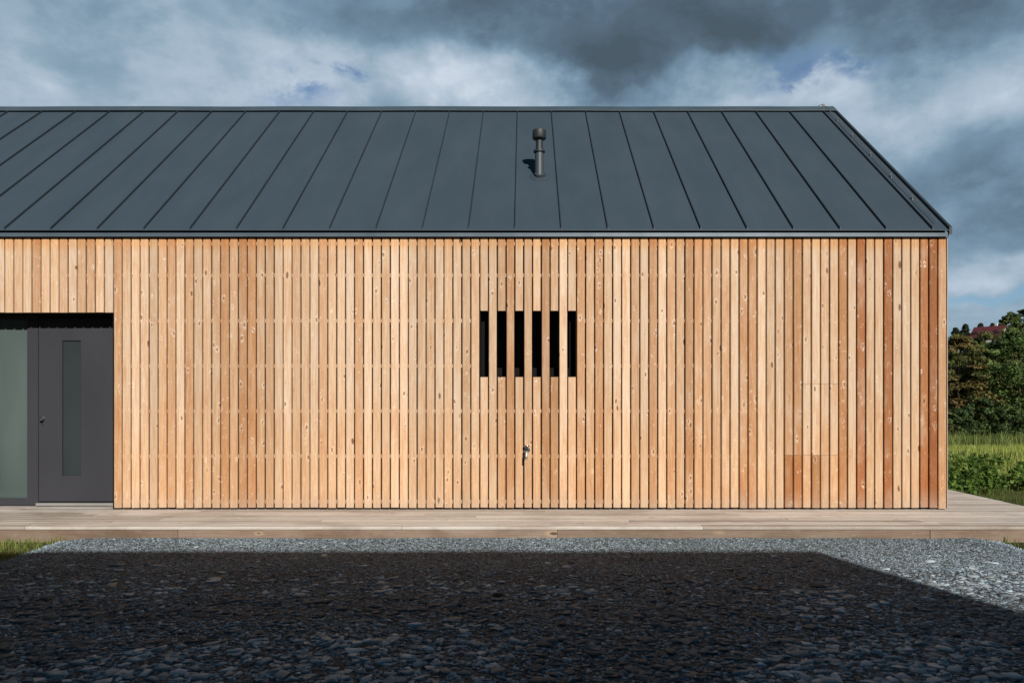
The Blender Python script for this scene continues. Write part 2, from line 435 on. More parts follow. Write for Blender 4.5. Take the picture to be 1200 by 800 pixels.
sl = bpy.data.lights.new('sun', 'SUN'); sl.energy = 4.9; sl.angle = R(.5); sl.color = (1.0, .945, .86)
so = bpy.data.objects.new('sun', sl); C.objects.link(so)
to_sun = Vector((math.sin(R(SUN_AZ))*math.cos(R(SUN_EL)), -math.cos(R(SUN_AZ))*math.cos(R(SUN_EL)), math.sin(R(SUN_EL))))
so.rotation_euler = (-to_sun).to_track_quat('-Z', 'Y').to_euler(); so.location = (10, -30, 25)

cam = bpy.data.cameras.new('camera'); co_ = bpy.data.objects.new('camera', cam); C.objects.link(co_)
co_.location = (0, -9, EYE); co_.rotation_euler = (R(90), 0, 0)
cam.sensor_width = 36; cam.lens = 36*855/1200; cam.shift_x = -15/1200; cam.shift_y = 63/1200
cam.clip_end = 4000; cam.clip_start = .05
sc.camera = co_
sc.view_settings.view_transform = 'Standard'; sc.view_settings.look = 'None'; sc.view_settings.exposure = 0.0; sc.view_settings.gamma = 1

# ------------------------------------------------------------------ the house
XR, XL = 5.208, -9.9
YB = 6.76
DECK_Z = .165
EAVE_Y, EAVE_Z, RIDGE_Y, RIDGE_Z = -.05, 3.607, 3.36, 6.42
SL = (RIDGE_Z-EAVE_Z)/(RIDGE_Y-EAVE_Y)
def roof_z(y): return EAVE_Z + SL*((y if y <= RIDGE_Y else 2*RIDGE_Y-y)-EAVE_Y)
house = empty('timber_house', (0, 3.36, DECK_Z), 'long single storey house clad in upright larch boards under a dark seamed metal roof', 'house')
P = lambda o: put(o, house)
PX0 = (618.8-615)/95; PITCH = 10.56/95
WIN = (-.558, .642, 1.799, 2.617)
DOOR_L, DOOR_R, DOOR_T = -7.45, -5.079, 2.596
ROWS = [3.449, 3.059, 2.496, 1.938, 1.380, .822, .262]
PB, PT = .19, 3.519

TONES = {12:.5,14:.6,16:.55,20:.6,22:.5,25:.66,26:.2,27:.25,28:.2,29:.6,30:.72,31:.2,32:.12,33:.35,34:.3,35:.78,36:.15,37:.98,38:.3,39:.25,40:.9,41:.22,42:.15,43:.25,44:.97,45:1.0,46:.6,
         -45:.3,-44:.25,-43:.22,-42:.2,-31:.66,7:.45,-30:.5, 14:.66, 19:.62}
def board(mb, xc, w, z0, z1, dy=0.0, th=.028, ch=.0065, tilt=0.0):
    h = w/2
    f = 0.0+dy
    mb.prism([(xc-h, f+th), (xc-h, f+ch), (xc-h+ch, f), (xc+h-ch, f), (xc+h, f+ch), (xc+h, f+th)],
             (lambda p: z0), (lambda p: z1), 'z')
def clad_front():
    mb = MB()
    spans = [(-5+i, 562+10.32*i, 562+10.32*(i+1)) for i in range(11)]
    spans += [(6+i, 675.5+(1109.8-675.5)/41*i, 675.5+(1109.8-675.5)/41*(i+1)) for i in range(41)]
    spans += [(-6-i, 562-10.48*(i+1), 562-10.48*i) for i in range(40)]
    spans += [(-46, 132.5, 142.8)]
    e_ = 132.5; k_ = -47
    while (e_-615)/95 > XL: spans.append((k_, e_-10.62, e_)); e_ -= 10.62; k_ -= 1
    for k, pa, pb in sorted(spans):
        xa_, xb_ = (pa-615)/95, (pb-615)/95
        xc = (xa_+xb_)/2 + random.uniform(-.0012, .0012)
        w = xb_-xa_-.0152 + random.uniform(-.0016, .0014)
        tone = TONES.get(k)
        if tone is None:
            tone = min(.66, max(0, random.gauss(.31, .18)))
            if random.random() < .05: tone = random.uniform(.55, .70)
        else: tone = min(1, max(0, tone + random.uniform(-.05, .05)))
        dy = random.uniform(-.0015, .0015)
        def setc(tn=tone): mb.col = (tn, random.random(), random.uniform(.32, .85), 1)
        setc()
        zb = PB + random.uniform(-.003, .003)
        if k == 46: zb -= .012
        if DOOR_L+.05 < xc < DOOR_R-.01:
            board(mb, xc, w, DOOR_T + random.uniform(-.002, .002), PT, dy); continue
        if k in (-5, -3, -1, 1, 3, 5):
            board(mb, xc, w, WIN[3], PT, dy); setc(min(.7, tone+random.uniform(-.1, .22))); board(mb, xc, w, zb, WIN[2], dy); continue
        cuts = []
        if 29 <= k <= 34: cuts.append(EYE-(533-463)/95)
        if 31 <= k <= 34: cuts.append(EYE-(449.5-463)/95)
        zz = [zb] + sorted(cuts) + [PT]
        for i in range(len(zz)-1):
            if len(zz) > 2 and i == 1: base_b = random.uniform(.45, .75); mb.col = (tone, random.random(), base_b, 1)
            elif len(zz) > 2 and i == 2: mb.col = (tone, random.random(), base_b, 1)
            elif i == 0 and len(zz) > 2: setc({29:.86, 30:.86, 31:.52, 32:.74, 33:.42, 34:.5}.get(k, tone))
            else: setc()
            board(mb, xc, w, zz[i]+(.0015 if i else 0), zz[i+1]-(.0015 if i < len(zz)-2 else 0), dy)
    return mb.build('front_cladding', M_clad)
P(clad_front())
def clad_gable(name, xs, sgn):
    """upright boards on a gable end; xs is the outer face, sgn the side it faces"""
    mb = MB(); y = .034
    while y + .1 < YB:
        mb.col = (min(.95, max(0, random.gauss(.45, .18))), random.random(), random.uniform(.3, .75), 1)
        x0, x1 = xs, xs-sgn*.028
        mb.prism([(x0, y), (x0, y+.0985), (x1, y+.0985), (x1, y)], PB, (lambda p: roof_z(p[1])-.06), 'z')
        y += PITCH
    return mb.build(name, M_clad)
P(clad_gable('gable_cladding', XR-.003, 1)); P(clad_gable('gable_cladding', XL+.003-.06, -1))
mb = MB(); mb.box(XR-.001, XR+.006, -.006, .033, PB-.01, PT); P(mb.build('corner_trim', mat_plain('pale_trim', (.42,.38,.34), .6)))
mb = MB(); y = YB
x = XL
while x + .1 < XR:
    mb.col = (min(.95, max(0, random.gauss(.45, .18))), random.random(), .5, 1)
    mb.box(x, x+.0985, YB-.028, YB, PB, PT); x += PITCH
P(mb.build('rear_cladding', M_clad))

mb = MB()
for z in ROWS:
    mb.col = (random.random(), random.random(), .5, 1)
    segs = [(XL+.02, XR-.04)]
    if WIN[2] < z < WIN[3]: segs = [(XL+.02, WIN[0]-.02), (WIN[1]+.02, XR-.04)]
    if z < DOOR_T: segs = [(a, b) for s in segs for (a, b) in ([(s[0], DOOR_L-.02), (DOOR_R+.02, s[1])] if s[0] < DOOR_L else [s])]
    for a, b in segs: mb.box(a, b, .0305, .058, z-.022, z+.022)
P(mb.build('batten', M_batten))

# structural wall behind the boards (black membrane face)
mb = MB()
def wall(x0, x1, z0, z1, y0=.06, y1=.30): mb.box(x0, x1, y0, y1, z0, z1)
wx0, wx1, wz0, wz1 = WIN
wall(DOOR_R+.004, wx0, PB+.01, 3.50); wall(wx1, XR-.034, PB+.01, 3.50)
wall(wx0, wx1, PB+.01, wz0); wall(wx0, wx1, wz1, 3.50)
wall(DOOR_L-.004, DOOR_R+.004, DOOR_T+.02, 3.50); wall(XL+.01, DOOR_L-.004, PB+.01, 3.50)
mb.box(XL+.01, XR-.034, YB-.3, YB-.03, PB, 3.50)
for a, b in ((XL-.02, XL+.2), (XR-.22, XR-.034)):      # gable walls
    mb.prism([(.31, PB), (YB-.31, PB), (YB-.31, roof_z(YB-.31)-.12), (RIDGE_Y, RIDGE_Z-.12), (.31, roof_z(.31)-.12)], a, b, 'x')
P(mb.build('wall', M_black))
# interior
mb = MB(); mb.box(XL+.2, XR-.25, .31, YB-.31, .10, .16); P(mb.build('interior_floor', M_floor_in))
mb = MB(); mb.box(XL+.2, XR-.25, 2.2, 2.3, .162, 3.2); mb.box(-4.9, -4.8, .36, 2.199, .162, 3.2); P(mb.build('partition_wall', M_inside))
mb = MB(); mb.box(XL+.2, XR-.25, .31, YB-.31, 3.21, 3.26); P(mb.build('interior_ceiling', M_inside))

# --- recessed entrance
RY = .29
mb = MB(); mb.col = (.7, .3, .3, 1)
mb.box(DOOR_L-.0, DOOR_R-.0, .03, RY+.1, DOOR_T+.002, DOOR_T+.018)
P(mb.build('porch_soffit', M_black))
mb = MB()
mb.box(DOOR_R-.02, DOOR_R+.002, .031, RY+.1, DECK_Z+.004, DOOR_T); P(mb.build('porch_lining', M_frame)); mb = MB(); mb.box(DOOR_L-.002, DOOR_L+.02, .031, RY+.1, DECK_Z+.004, DOOR_T)
P(mb.build('porch_lining', M_frame))
dpx = lambda x: (x-615)*(9+RY)/855
LX0, LX1 = dpx(45.5), DOOR_R-.07        # door leaf
SZ = DECK_Z+.05
DT = DOOR_T-.045
GX0, GX1 = dpx(73), dpx(95)
dz = lambda y: EYE+(463-y)*(9+RY)/855
GZ0, GZ1 = dz(557), dz(399)
mb = MB()
mb.box(LX0, GX0, RY, RY+.07, SZ+.012, DT); mb.box(GX1, LX1, RY, RY+.07, SZ+.012, DT)
mb.box(GX0, GX1, RY, RY+.07, SZ+.012, GZ0); mb.box(GX0, GX1, RY, RY+.07, GZ1, DT)
door = P(mb.build('front_door', M_door)); tag(door, 'dark grey front door with a tall narrow glass slot')
sub = lambda o, par: (put(o, house), setattr(o, 'parent', par), setattr(o, 'matrix_parent_inverse', par.matrix_basis.inverted() @ Matrix.Identity(4)))[0]
mb = MB(); mb.box(GX0+.001, GX1-.001, RY+.018, RY+.026, GZ0+.001, GZ1-.001); sub(mb.build('glass_slot', M_slotglass), door)
mb = MB(); mb.box(GX0+.001, GX1-.001, RY+.04, RY+.06, GZ0+.001, GZ1-.001); sub(mb.build('slot_backing', M_black), door)
mb = MB()
hx, hz = LX0+.055, dz(490)
mb.lathe([(.024, 0), (.024, .008), (.011, .012), (.011, .05)], 16, Matrix.Translation((hx, RY, hz)) @ Matrix.Rotation(R(90), 4, 'X'))
mb.lathe([(.018, .0), (.026, .004), (.026, .02), (.02, .026)], 16, Matrix.Translation((hx, RY-.04, hz)) @ Matrix.Rotation(R(90), 4, 'X'))
sub(mb.build('handle', M_chrome, smooth=30), door)
mb = MB()
mb.lathe([(.015, 0), (.015, .006)], 12, Matrix.Translation((hx-.004, RY, hz-.07)) @ Matrix.Rotation(R(90), 4, 'X'))
sub(mb.build('lock', M_chrome, smooth=30), door)
mb = MB(); mb.box(LX0-.02, LX1+.03, RY-.03, RY+.075, DECK_Z+.012, SZ-.008); sub(mb.build('threshold', M_sill), door)
# frame and side light
FX = dpx(35)
mb = MB()
mb.box(LX1+.006, DOOR_R-.022, RY+.01, RY+.08, DECK_Z+.01, DOOR_T-.004)
mb.box(FX, LX0-.006, RY-.004, RY+.08, DECK_Z+.01, DOOR_T-.004)
mb.box(LX0-.006, LX1+.006, RY+.012, RY+.08, DT+.006, DOOR_T-.004)
P(mb.build('door_frame', M_door))
mb = MB()
mb.box(DOOR_L+.022, FX-.001, RY, RY+.08, DECK_Z+.01, DECK_Z+.10); mb.box(DOOR_L+.022, FX-.001, RY, RY+.08, DOOR_T-.06, DOOR_T-.005)
mb.box(DOOR_L+.022, DOOR_L+.08, RY, RY+.08, DECK_Z+.10, DOOR_T-.06); mb.box(FX-.035, FX-.001, RY, RY+.08, DECK_Z+.10, DOOR_T-.06)
side = P(mb.build('side_window', M_door)); tag(side, 'tall fixed greenish glass panel beside the door')
mb = MB(); mb.box(DOOR_L+.08, FX-.035, RY+.03, RY+.042, DECK_Z+.10, DOOR_T-.06); sub(mb.build('pane', M_frost), side)
# --- slatted window
mb = MB()
b = .012
mb.box(wx0, wx0+b, .031, .30, wz0, wz1); mb.box(wx1-b, wx1, .031, .30, wz0, wz1)
mb.box(wx0+b, wx1-b, .031, .30, wz0, wz0+b); mb.box(wx0+b, wx1-b, .031, .30, wz1-b, wz1)
win = P(mb.build('window', M_frame)); tag(win, 'small dark window set behind the larch boards')
mb = MB(); g = .07
i0, i1, j0, j1 = wx0+b, wx1-b, wz0+b, wz1-b
mb.box(i0, i0+g, .20, .27, j0, j1); mb.box(i1-g, i1, .20, .27, j0, j1); mb.box(i0+g, i1-g, .20, .27, j0, j0+g+.04); mb.box(i0+g, i1-g, .20, .27, j1-g, j1)
sub(mb.build('frame', M_frame), win)
mb = MB(); mb.box(i0+g, i1-g, .23, .24, j0+g+.04, j1-g); sub(mb.build('pane', M_glass), win)
mb = MB(); mb.box(i0, i1, .20, 1.3, j0-.3, j0-.28); mb.box(i0-.6, i1+.6, 1.3, 1.36, j0-.5, j1+.3)
P(mb.build('dark_blind', M_insidedark))

# --- roof
mb = MB()
RXR, RXL = 5.222, XL-.02
th = .005
def slab(mb, x0, x1, ya, yb, up0, up1, off=0):
    """slab lying on the slope between plan lines ya..yb, from up0 to up1 above it"""
    mb.prism([(ya, roof_z(ya)+up0), (yb, roof_z(yb)+up0), (yb, roof_z(yb)+up1), (ya, roof_z(ya)+up1)], x0, x1, 'x')
slab(mb, RXL, RXR, -.062, RIDGE_Y-.002, -th, 0); slab(mb, RXL, RXR, RIDGE_Y+.002, YB+.05, -th, 0)
# warped sheet pans are one continuous surface; the upstands join them
roof = P(mb.build('roof', M_roof)); tag(roof, 'dark anthracite standing seam metal roof')
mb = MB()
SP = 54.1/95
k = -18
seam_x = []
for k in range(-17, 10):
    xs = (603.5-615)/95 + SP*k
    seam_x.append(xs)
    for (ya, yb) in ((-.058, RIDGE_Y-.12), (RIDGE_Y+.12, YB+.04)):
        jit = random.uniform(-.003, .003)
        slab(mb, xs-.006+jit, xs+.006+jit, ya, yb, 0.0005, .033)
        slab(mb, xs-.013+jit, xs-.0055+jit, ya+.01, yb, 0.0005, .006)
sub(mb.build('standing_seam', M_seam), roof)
mb = MB()        # ridge capping in slightly wavy lengths
x = RXL
while x < RXR-.01:
    x2 = min(RXR, x+1.98)
    n = 8
    for i in range(n):
        xa, xb = x+(x2-x)*i/n, x+(x2-x)*(i+1)/n
        wa = .044+.007*mnoise.noise((xa*.9, 3.3, 0)); wb = .044+.007*mnoise.noise((xb*.9, 3.3, 0))
        for s in (-1, 1):
            def pt(xx, yy, up): return (xx, RIDGE_Y+s*yy, RIDGE_Z-SL*yy+up)
            vs = [pt(xa, .15, wa-.004), pt(xb, .15, wb-.004), pt(xb, .15, wb), pt(xa, .15, wa), pt(xa, .0, wa+.0), pt(xb, 0, wb+.0)]
            mb.add(vs, [(0,1,2,3), (3,2,5,4), (0,1,5,4)])
    x = x2
sub(mb.build('ridge_cap', M_ridge, recalc=False), roof)
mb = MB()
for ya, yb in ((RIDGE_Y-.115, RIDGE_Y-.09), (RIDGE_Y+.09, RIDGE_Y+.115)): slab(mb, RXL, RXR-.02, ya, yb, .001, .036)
sub(mb.build('ridge_shade_strip', M_black), roof)  # black strip added to draw the shade line under the ridge cap
mb = MB(); mb.box(RXL, RXR-.015, -.044, -.020, 3.522, 3.568)
sub(mb.build('eave_fascia', M_trim), roof)
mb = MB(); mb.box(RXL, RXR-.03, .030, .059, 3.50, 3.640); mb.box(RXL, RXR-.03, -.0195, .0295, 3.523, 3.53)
sub(mb.build('gutter_gap_shade', M_black), roof)  # black strip puts the shade below the roof edge into colour
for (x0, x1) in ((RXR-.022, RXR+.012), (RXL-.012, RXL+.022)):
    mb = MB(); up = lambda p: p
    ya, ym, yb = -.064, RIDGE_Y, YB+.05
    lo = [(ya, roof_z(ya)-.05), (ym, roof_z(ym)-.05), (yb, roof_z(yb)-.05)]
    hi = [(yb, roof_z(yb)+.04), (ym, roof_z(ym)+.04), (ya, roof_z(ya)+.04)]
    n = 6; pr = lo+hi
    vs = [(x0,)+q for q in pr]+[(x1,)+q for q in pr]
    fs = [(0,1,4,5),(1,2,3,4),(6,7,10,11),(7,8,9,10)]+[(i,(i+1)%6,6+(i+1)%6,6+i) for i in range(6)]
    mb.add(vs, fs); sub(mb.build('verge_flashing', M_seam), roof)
mb = MB()       # lightning conductor clipped beside the verge
lx = RXR-.13
pts = [(lx+.006*math.sin(i*1.7), yy, roof_z(yy)+.05+.006*math.sin(i*2.3)) for i, yy in enumerate(np.linspace(.02, RIDGE_Y-.02, 24))]
mb.tube(pts, .0045, 6)
for yy in (.6, 1.15, 1.75, 2.35, 2.9):
    mb.box(lx-.008, lx+.008, yy-.010, yy+.010, roof_z(yy)-.006, roof_z(yy)+.055)
mb.tube([(lx, RIDGE_Y-.02, RIDGE_Z+.03), (lx-.03, RIDGE_Y, RIDGE_Z+.085), (lx-.12, RIDGE_Y, RIDGE_Z+.055)], .006, 6)
mb.box(lx-.045, lx-.01, RIDGE_Y-.015, RIDGE_Y+.015, RIDGE_Z+.04, RIDGE_Z+.08)
sub(mb.build('lightning_conductor', M_wire, smooth=40), roof)

# --- vent pipe on the roof
VY = 1.18; VX = (632-615)*(9+VY)/855; VZ = roof_z(VY)
s = (9+VY)/855          # metres per photo pixel there
T = Matrix.Translation
mb = MB()
mb.lathe([(5.4*s, -.05), (5.0*s, 29*s)], 28, T((VX, VY, VZ)))
vent = P(mb.build('vent_pipe', M_ventlow, smooth=40)); tag(vent, 'short round vent pipe with a dark cap')
ang = math.atan(SL)
mb = MB(); MF = T((VX+.01, VY, VZ)) @ Matrix.Rotation(ang, 4, 'X')
mb.lathe([(12.2*s, -.005), (12.2*s, .003), (11.6*s, .005), (6.6*s, .016), (6.2*s, .05), (5.3*s, .05)], 28, MF)
sub(mb.build('flange', M_flange, smooth=40), vent)
mb = MB(); mb.lathe([(5.2*s, 28*s), (6.8*s, 28.4*s), (6.8*s, 30.4*s), (5.0*s, 31*s)], 28, T((VX, VY, VZ)))
sub(mb.build('collar', M_vent, smooth=40), vent)
mb = MB(); mb.lathe([(4.6*s, 30.8*s), (4.1*s, 34*s), (4.1*s, 45*s)], 28, T((VX, VY, VZ)))
sub(mb.build('upper_pipe', M_vent, smooth=40), vent)
mb = MB(); mb.lathe([(4.2*s, 43*s), (7.6*s, 44*s), (8.0*s, 44.6*s), (8.0*s, 53*s), (7.7*s, 54*s), (7.2*s, 54.2*s), (6.8*s, 53.4*s)], 28, T((VX, VY, VZ)))
sub(mb.build('cap', M_vent, smooth=40), vent)

# --- tap
TS = 1.3
TX, TZ = (617.5-615)/95, EYE-(527-463)/95
RX90 = Matrix.Rotation(R(90), 4, 'X')
mb = MB()
mb.lathe([(.030, 0), (.030, .006), (.022, .010), (.016, .012), (.016, .055), (.020, .058), (.020, .074), (.014, .08)], 20, T((TX, 0, TZ)) @ RX90 @ Matrix.Scale(TS, 4))
tap = P(mb.build('water_tap', M_chrome, smooth=35)); tag(tap, 'small chrome garden tap')
mb = MB(); mb.tube([(TX, -.08, TZ), (TX-.004, -.11, TZ-.026), (TX-.008, -.12, TZ-.065), (TX-.009, -.12, TZ-.11)], [.018, .0175, .016, .017], 12)
sub(mb.build('spout', M_steel, smooth=40), tap)
mb = MB(); mb.tube([(TX, -.055, TZ+.014), (TX, -.055, TZ+.046)], .009, 10)
mb.lathe([(.010, .032), (.026, .035), (.028, .040), (.026, .046), (.010, .048)], 16, T((TX, -.055, TZ)) @ Matrix.Scale(TS, 4))
sub(mb.build('tap_handle', M_chrome, smooth=40), tap)

# ------------------------------------------------------------------ deck
DX1, DY0, DYB = 6.36, -1.17, 7.6
deck = empty('wooden_deck', (0, DY0, 0), 'low weathered timber deck along the foot of the house wall', 'deck')
mb = MB()
bw, bg_ = .135, .009
row = 0; y = DY0+.002
while y < DYB:
    y1 = y+bw
    xa = XL-.3 if y < .36 else XR+.05
    xs = [xa]
    q = xa + random.uniform(1.0, 4.2)
    while q < DX1-.8:
        xs.append(q); q += random.uniform(3.2, 4.2)
    xs.append(DX1 - random.uniform(0, .006))
    for a, b in zip(xs[:-1], xs[1:]):
        mb.col = (random.random(), random.random(), random.uniform(.3, .8), 1)
        dzv = random.uniform(-.0015, .0015); c = .004
        mb.prism([(y, DECK_Z-.028), (y1, DECK_Z-.028), (y1, DECK_Z-c+dzv), (y1-c, DECK_Z+dzv), (y+c, DECK_Z+dzv), (y, DECK_Z-c+dzv)], a, b-.004, 'x')
    y = y1+bg_; row += 1
put(mb.build('deck_board', M_deck), deck)
mb = MB()
xs = [XL-.3, -7.6, -3.72, .35, 4.35, DX1-.03]
for a, b in zip(xs[:-1], xs[1:]):
    mb.col = (random.random(), random.random(), random.uniform(.35, .7), 1)
    fo = random.uniform(-.003, .004); mb.box(a, b-.004, DY0-.004+fo, DY0+.026+fo, -.005, DECK_Z-.030-random.uniform(0, .004))
put(mb.build('front_fascia', M_fascia), deck)
mb = MB(); mb.col = (.4, .2, .5, 1)
mb.box(DX1-.029, DX1-.002, DY0, DYB, -.005, DECK_Z-.030)
put(mb.build('side_fascia', M_fascia_y), deck)
mb = MB()
for xx in np.arange(XL, DX1-.1, .55): mb.box(xx, xx+.05, DY0+.03, .3 if xx < XR else DYB-.05, -.02, DECK_Z-.031)
put(mb.build('joist', M_fascia_y), deck)

# ------------------------------------------------------------------ ground
def sstep(a, b, x):
    t = np.clip((x-a)/(b-a), 0, 1); return t*t*(3-2*t)
def terrain(x, y):
    x = np.asarray(x, float); y = np.asarray(y, float)
    r = np.sqrt(x*x+np.maximum(0, y)**2)
    z = -1.35*sstep(9, 33, y)
    hill = 21*sstep(75, 270, y)*(.80+.20*sstep(60, 240, x)) + 10*sstep(270, 500, y)
    return z + hill + .02*np.sin(x*.9+y*.3)*sstep(8, 14, y)
def grid_coords(lo, hi, fine_lo, fine_hi, step, growth=1.18):
    a = list(np.arange(fine_lo, fine_hi+1e-6, step))
    s = step; v = a[-1]
    while v < hi: s *= growth; v += s; a.append(v)
    s = step; v = a[0]
    while v > lo: s *= growth; v -= s; a.insert(0, v)
    return np.array(a)
gx = grid_coords(-1500, 1500, -14, 40, 1.0); gy = grid_coords(-1200, 1500, -14, 60, 1.0)
X, Y = np.meshgrid(gx, gy, indexing='ij'); Z = terrain(X, Y)
nx, ny = X.shape
idx = np.arange(nx*ny).reshape(nx, ny)
F = np.stack([idx[:-1,:-1], idx[1:,:-1], idx[1:,1:], idx[:-1,1:]], -1).reshape(-1, 4)
V = np.stack([X, Y, Z], -1).reshape(-1, 3)
g = np_mesh('ground', V, F, np.ones((len(V), 4)), M_soil, smooth=True); g['kind'] = 'structure'

# gravel pad
GXL, GXR, GYF, GYB = -4.96, 5.05, -12.4, -1.176
xs = np.linspace(GXL, GXR, 120); ys = np.linspace(GYF, GYB, 130)
def pad_z(x, y):
    e = np.minimum(np.minimum(x-GXL, GXR-x), 5)
    base = .030*sstep(-.05, .30, e) + .004
    n = np.array([mnoise.noise((float(a)*1.1, float(b)*1.1, 0)) for a, b in zip(np.ravel(x), np.ravel(y))]).reshape(np.shape(x))
    return base + .010*n*sstep(0, .3, e) + .012*sstep(-1.9, -1.2, y)
def pad_edge(x, y):
    """ragged side edges"""
    return x
X, Y = np.meshgrid(xs, ys, indexing='ij')
Z = pad_z(X, Y)
wig = np.array([mnoise.noise((0, float(v)*1.7, 5.0)) for v in ys])*.05
X[0, :] += wig; X[-1, :] -= wig
Z[0, :] = .002; Z[-1, :] = .002
nx, ny = X.shape
idx = np.arange(nx*ny).reshape(nx, ny)
F = np.stack([idx[:-1,:-1], idx[1:,:-1], idx[1:,1:], idx[:-1,1:]], -1).reshape(-1, 4)
V = np.stack([X, Y, Z], -1).reshape(-1, 3)
g = np_mesh('gravel_yard', V, F, np.ones((len(V), 4)), M_gravel, smooth=True); g['kind'] = 'structure'

def stones(n, ymin, ymax, rmin, rmax, power, seed, slabs=False):
    r_ = np.random.default_rng(seed)
    x = r_.uniform(GXL-.03, GXR+.03, n); y = r_.uniform(ymin, ymax, n)
    rad = rmin + (rmax-rmin)*r_.random(n)**power
    if ymax < GYB: y = np.where(y > ymax-1.2, y + r_.normal(0, .55, n), y)     # no hard line where the coarser stones thin out
    else: y = np.where(y < ymin+.8, y + r_.normal(0, .5, n), y)
    y = np.clip(y, -12.3, GYB-.010-rad)
    k = 5
    a0 = r_.uniform(0, 2*np.pi, n)
    ang = a0[:, None] + (np.arange(k)[None, :] + r_.uniform(-.42, .42, (n, k)))*2*np.pi/k
    rr = rad[:, None]*r_.uniform(.66, 1.18, (n, k))
    el = r_.uniform(.4, .95, n); rot = r_.uniform(0, np.pi, n)
    lx = np.cos(ang)*rr; ly = np.sin(ang)*rr*el[:, None]
    cx, sx = np.cos(rot)[:, None], np.sin(rot)[:, None]
    lx, ly = lx*cx-ly*sx, lx*sx+ly*cx
    h = np.minimum(rad*r_.uniform(.10, .32, n), .011)
    tl = .035 if slabs else .085; tx, ty = r_.normal(0, tl, n), r_.normal(0, tl, n)
    zc = pad_z(x, y) - h*r_.uniform(.1, .7, n)
    tilt = lx*tx[:, None]+ly*ty[:, None]
    ins = r_.uniform(.90, .99, (n, k))
    top = np.stack([x[:, None]+lx*ins, y[:, None]+ly*ins, (zc+h)[:, None]+tilt+r_.normal(0, .05, (n, k))*rad[:, None]], -1)
    mid = np.stack([x[:, None]+lx, y[:, None]+ly, (zc+h*.72)[:, None]+tilt], -1)
    bot = np.stack([x[:, None]+lx*.98, y[:, None]+ly*.98, (zc-h*.8-.01)[:, None]+tilt], -1)
    cen = np.stack([x+r_.normal(0, .3, n)*rad, y+r_.normal(0, .3, n)*rad, zc+h*r_.uniform(.92, 1.12, n)], -1)[:, None, :]
    V = np.concatenate([top, mid, bot, cen], 1)      # n, 3k+1, 3
    i = np.arange(k); j = (i+1) % k
    tri = np.concatenate([np.stack([i, j, np.full(k, 3*k)], -1), np.stack([k+i, k+j, j], -1), np.stack([k+i, j, i], -1),
                          np.stack([2*k+i, 2*k+j, k+j], -1), np.stack([2*k+i, k+j, k+i], -1)], 0)
    F = (np.arange(n)*(3*k+1))[:, None, None] + tri[None]
    pn = np.array([mnoise.noise((float(a)*.9, float(b)*1.3, 7.0)) for a, b in zip(x, y)])
    g = np.clip((.275 if rmax > .012 else .355) + .10*pn + r_.normal(0, .09, n) + .26*(r_.random(n) < .20 + .2*pn), .05, .66)  # finer chips coloured paler, brightening the sunlit strip by colour
    if slabs:      # pale flat slabs lie together in patches
        keep = mnz = np.array([mnoise.noise((float(a)*.55, float(b)*.9, 3.0)) for a, b in zip(x, y)]) > -.02
        g = np.clip(r_.normal(.46, .11, n), .12, .68)*np.where(keep, 1, .33)
    pal = np.stack([g*.88, g*1.0, g*1.07], -1) if slabs else np.stack([g*.78, g*1.0, g*1.17], -1)
    br = r_.random(n) < .025
    pal[br] = pal[br]*np.array([1.02, .84, .70])
    col = np.concatenate([pal, np.ones((n, 1))], -1)
    col = np.repeat(col[:, None, :], 3*k+1, 1)
    return V.reshape(-1, 3), F.reshape(-1, 3), col.reshape(-1, 4)
parts = [stones(60000, -3.4, GYB, .004, .0115, 1.2, 5), stones(30000, -6.3, -2.8, .008, .024, 1.3, 1), stones(6000, -6.3, -2.8, .016, .036, 1.7, 2), stones(700, -3, GYB, .012, .022, 1.8, 6),
         stones(5200, -6.3, -3.2, .025, .068, 1.4, 3, True), stones(5000, -12.3, -6.3, .02, .06, 1.6, 4)]
off = 0; Vs = []; Fs = []; Cs = []
for v, f, c in parts:
    Vs.append(v); Fs.append(f+off); Cs.append(c); off += len(v)
g = np_mesh('gravel', np.concatenate(Vs), np.concatenate(Fs), np.concatenate(Cs), M_stone)
tag(g, 'loose grey slate chippings covering the yard', 'gravel', kind='stuff')

# ------------------------------------------------------------------ grass
def blades(name, x, y, hgt, wid, bend, cols, label, cat, seed, z=None):
    r_ = np.random.default_rng(seed)
    n = len(x)
    z = terrain(x, y) if z is None else z
    a = r_.uniform(0, 2*np.pi, n); ca, sa = np.cos(a), np.sin(a)
    la = r_.uniform(0, 2*np.pi, n); ln = np.abs(r_.normal(0, bend, n))*hgt
    lx, ly = np.cos(la)*ln, np.sin(la)*ln
    w = wid/2
    def P_(t, s, lean, drop=1.0): return np.stack([x+s*w*t*ca+lx*lean, y+s*w*t*sa+ly*lean, z+hgt*drop], -1)
    V = np.stack([P_(1, -1, 0, -.03), P_(1, 1, 0, -.03), P_(.85, 1, .25, .5), P_(.85, -1, .25, .5), P_(.5, 1, .62, .82), P_(.5, -1, .62, .82), P_(.06, 1, 1, .97), P_(.06, -1, 1, .97)], 1)
    q = np.array([[0,1,2,3],[3,2,4,5],[5,4,6,7]])
    F = (np.arange(n)*8)[:, None, None]+q[None]
    ci = r_.integers(0, len(cols), n)
    c = np.array(cols)[ci]*r_.uniform(.7, 1.3, (n, 1))
    col = np.concatenate([c, np.ones((n, 1))], -1)
    col = np.repeat(col[:, None, :], 8, 1)
    o = np_mesh(name, V.reshape(-1, 3), F.reshape(-1, 4), col.reshape(-1, 4), M_blade)
    return tag(o, label, cat, kind='stuff')
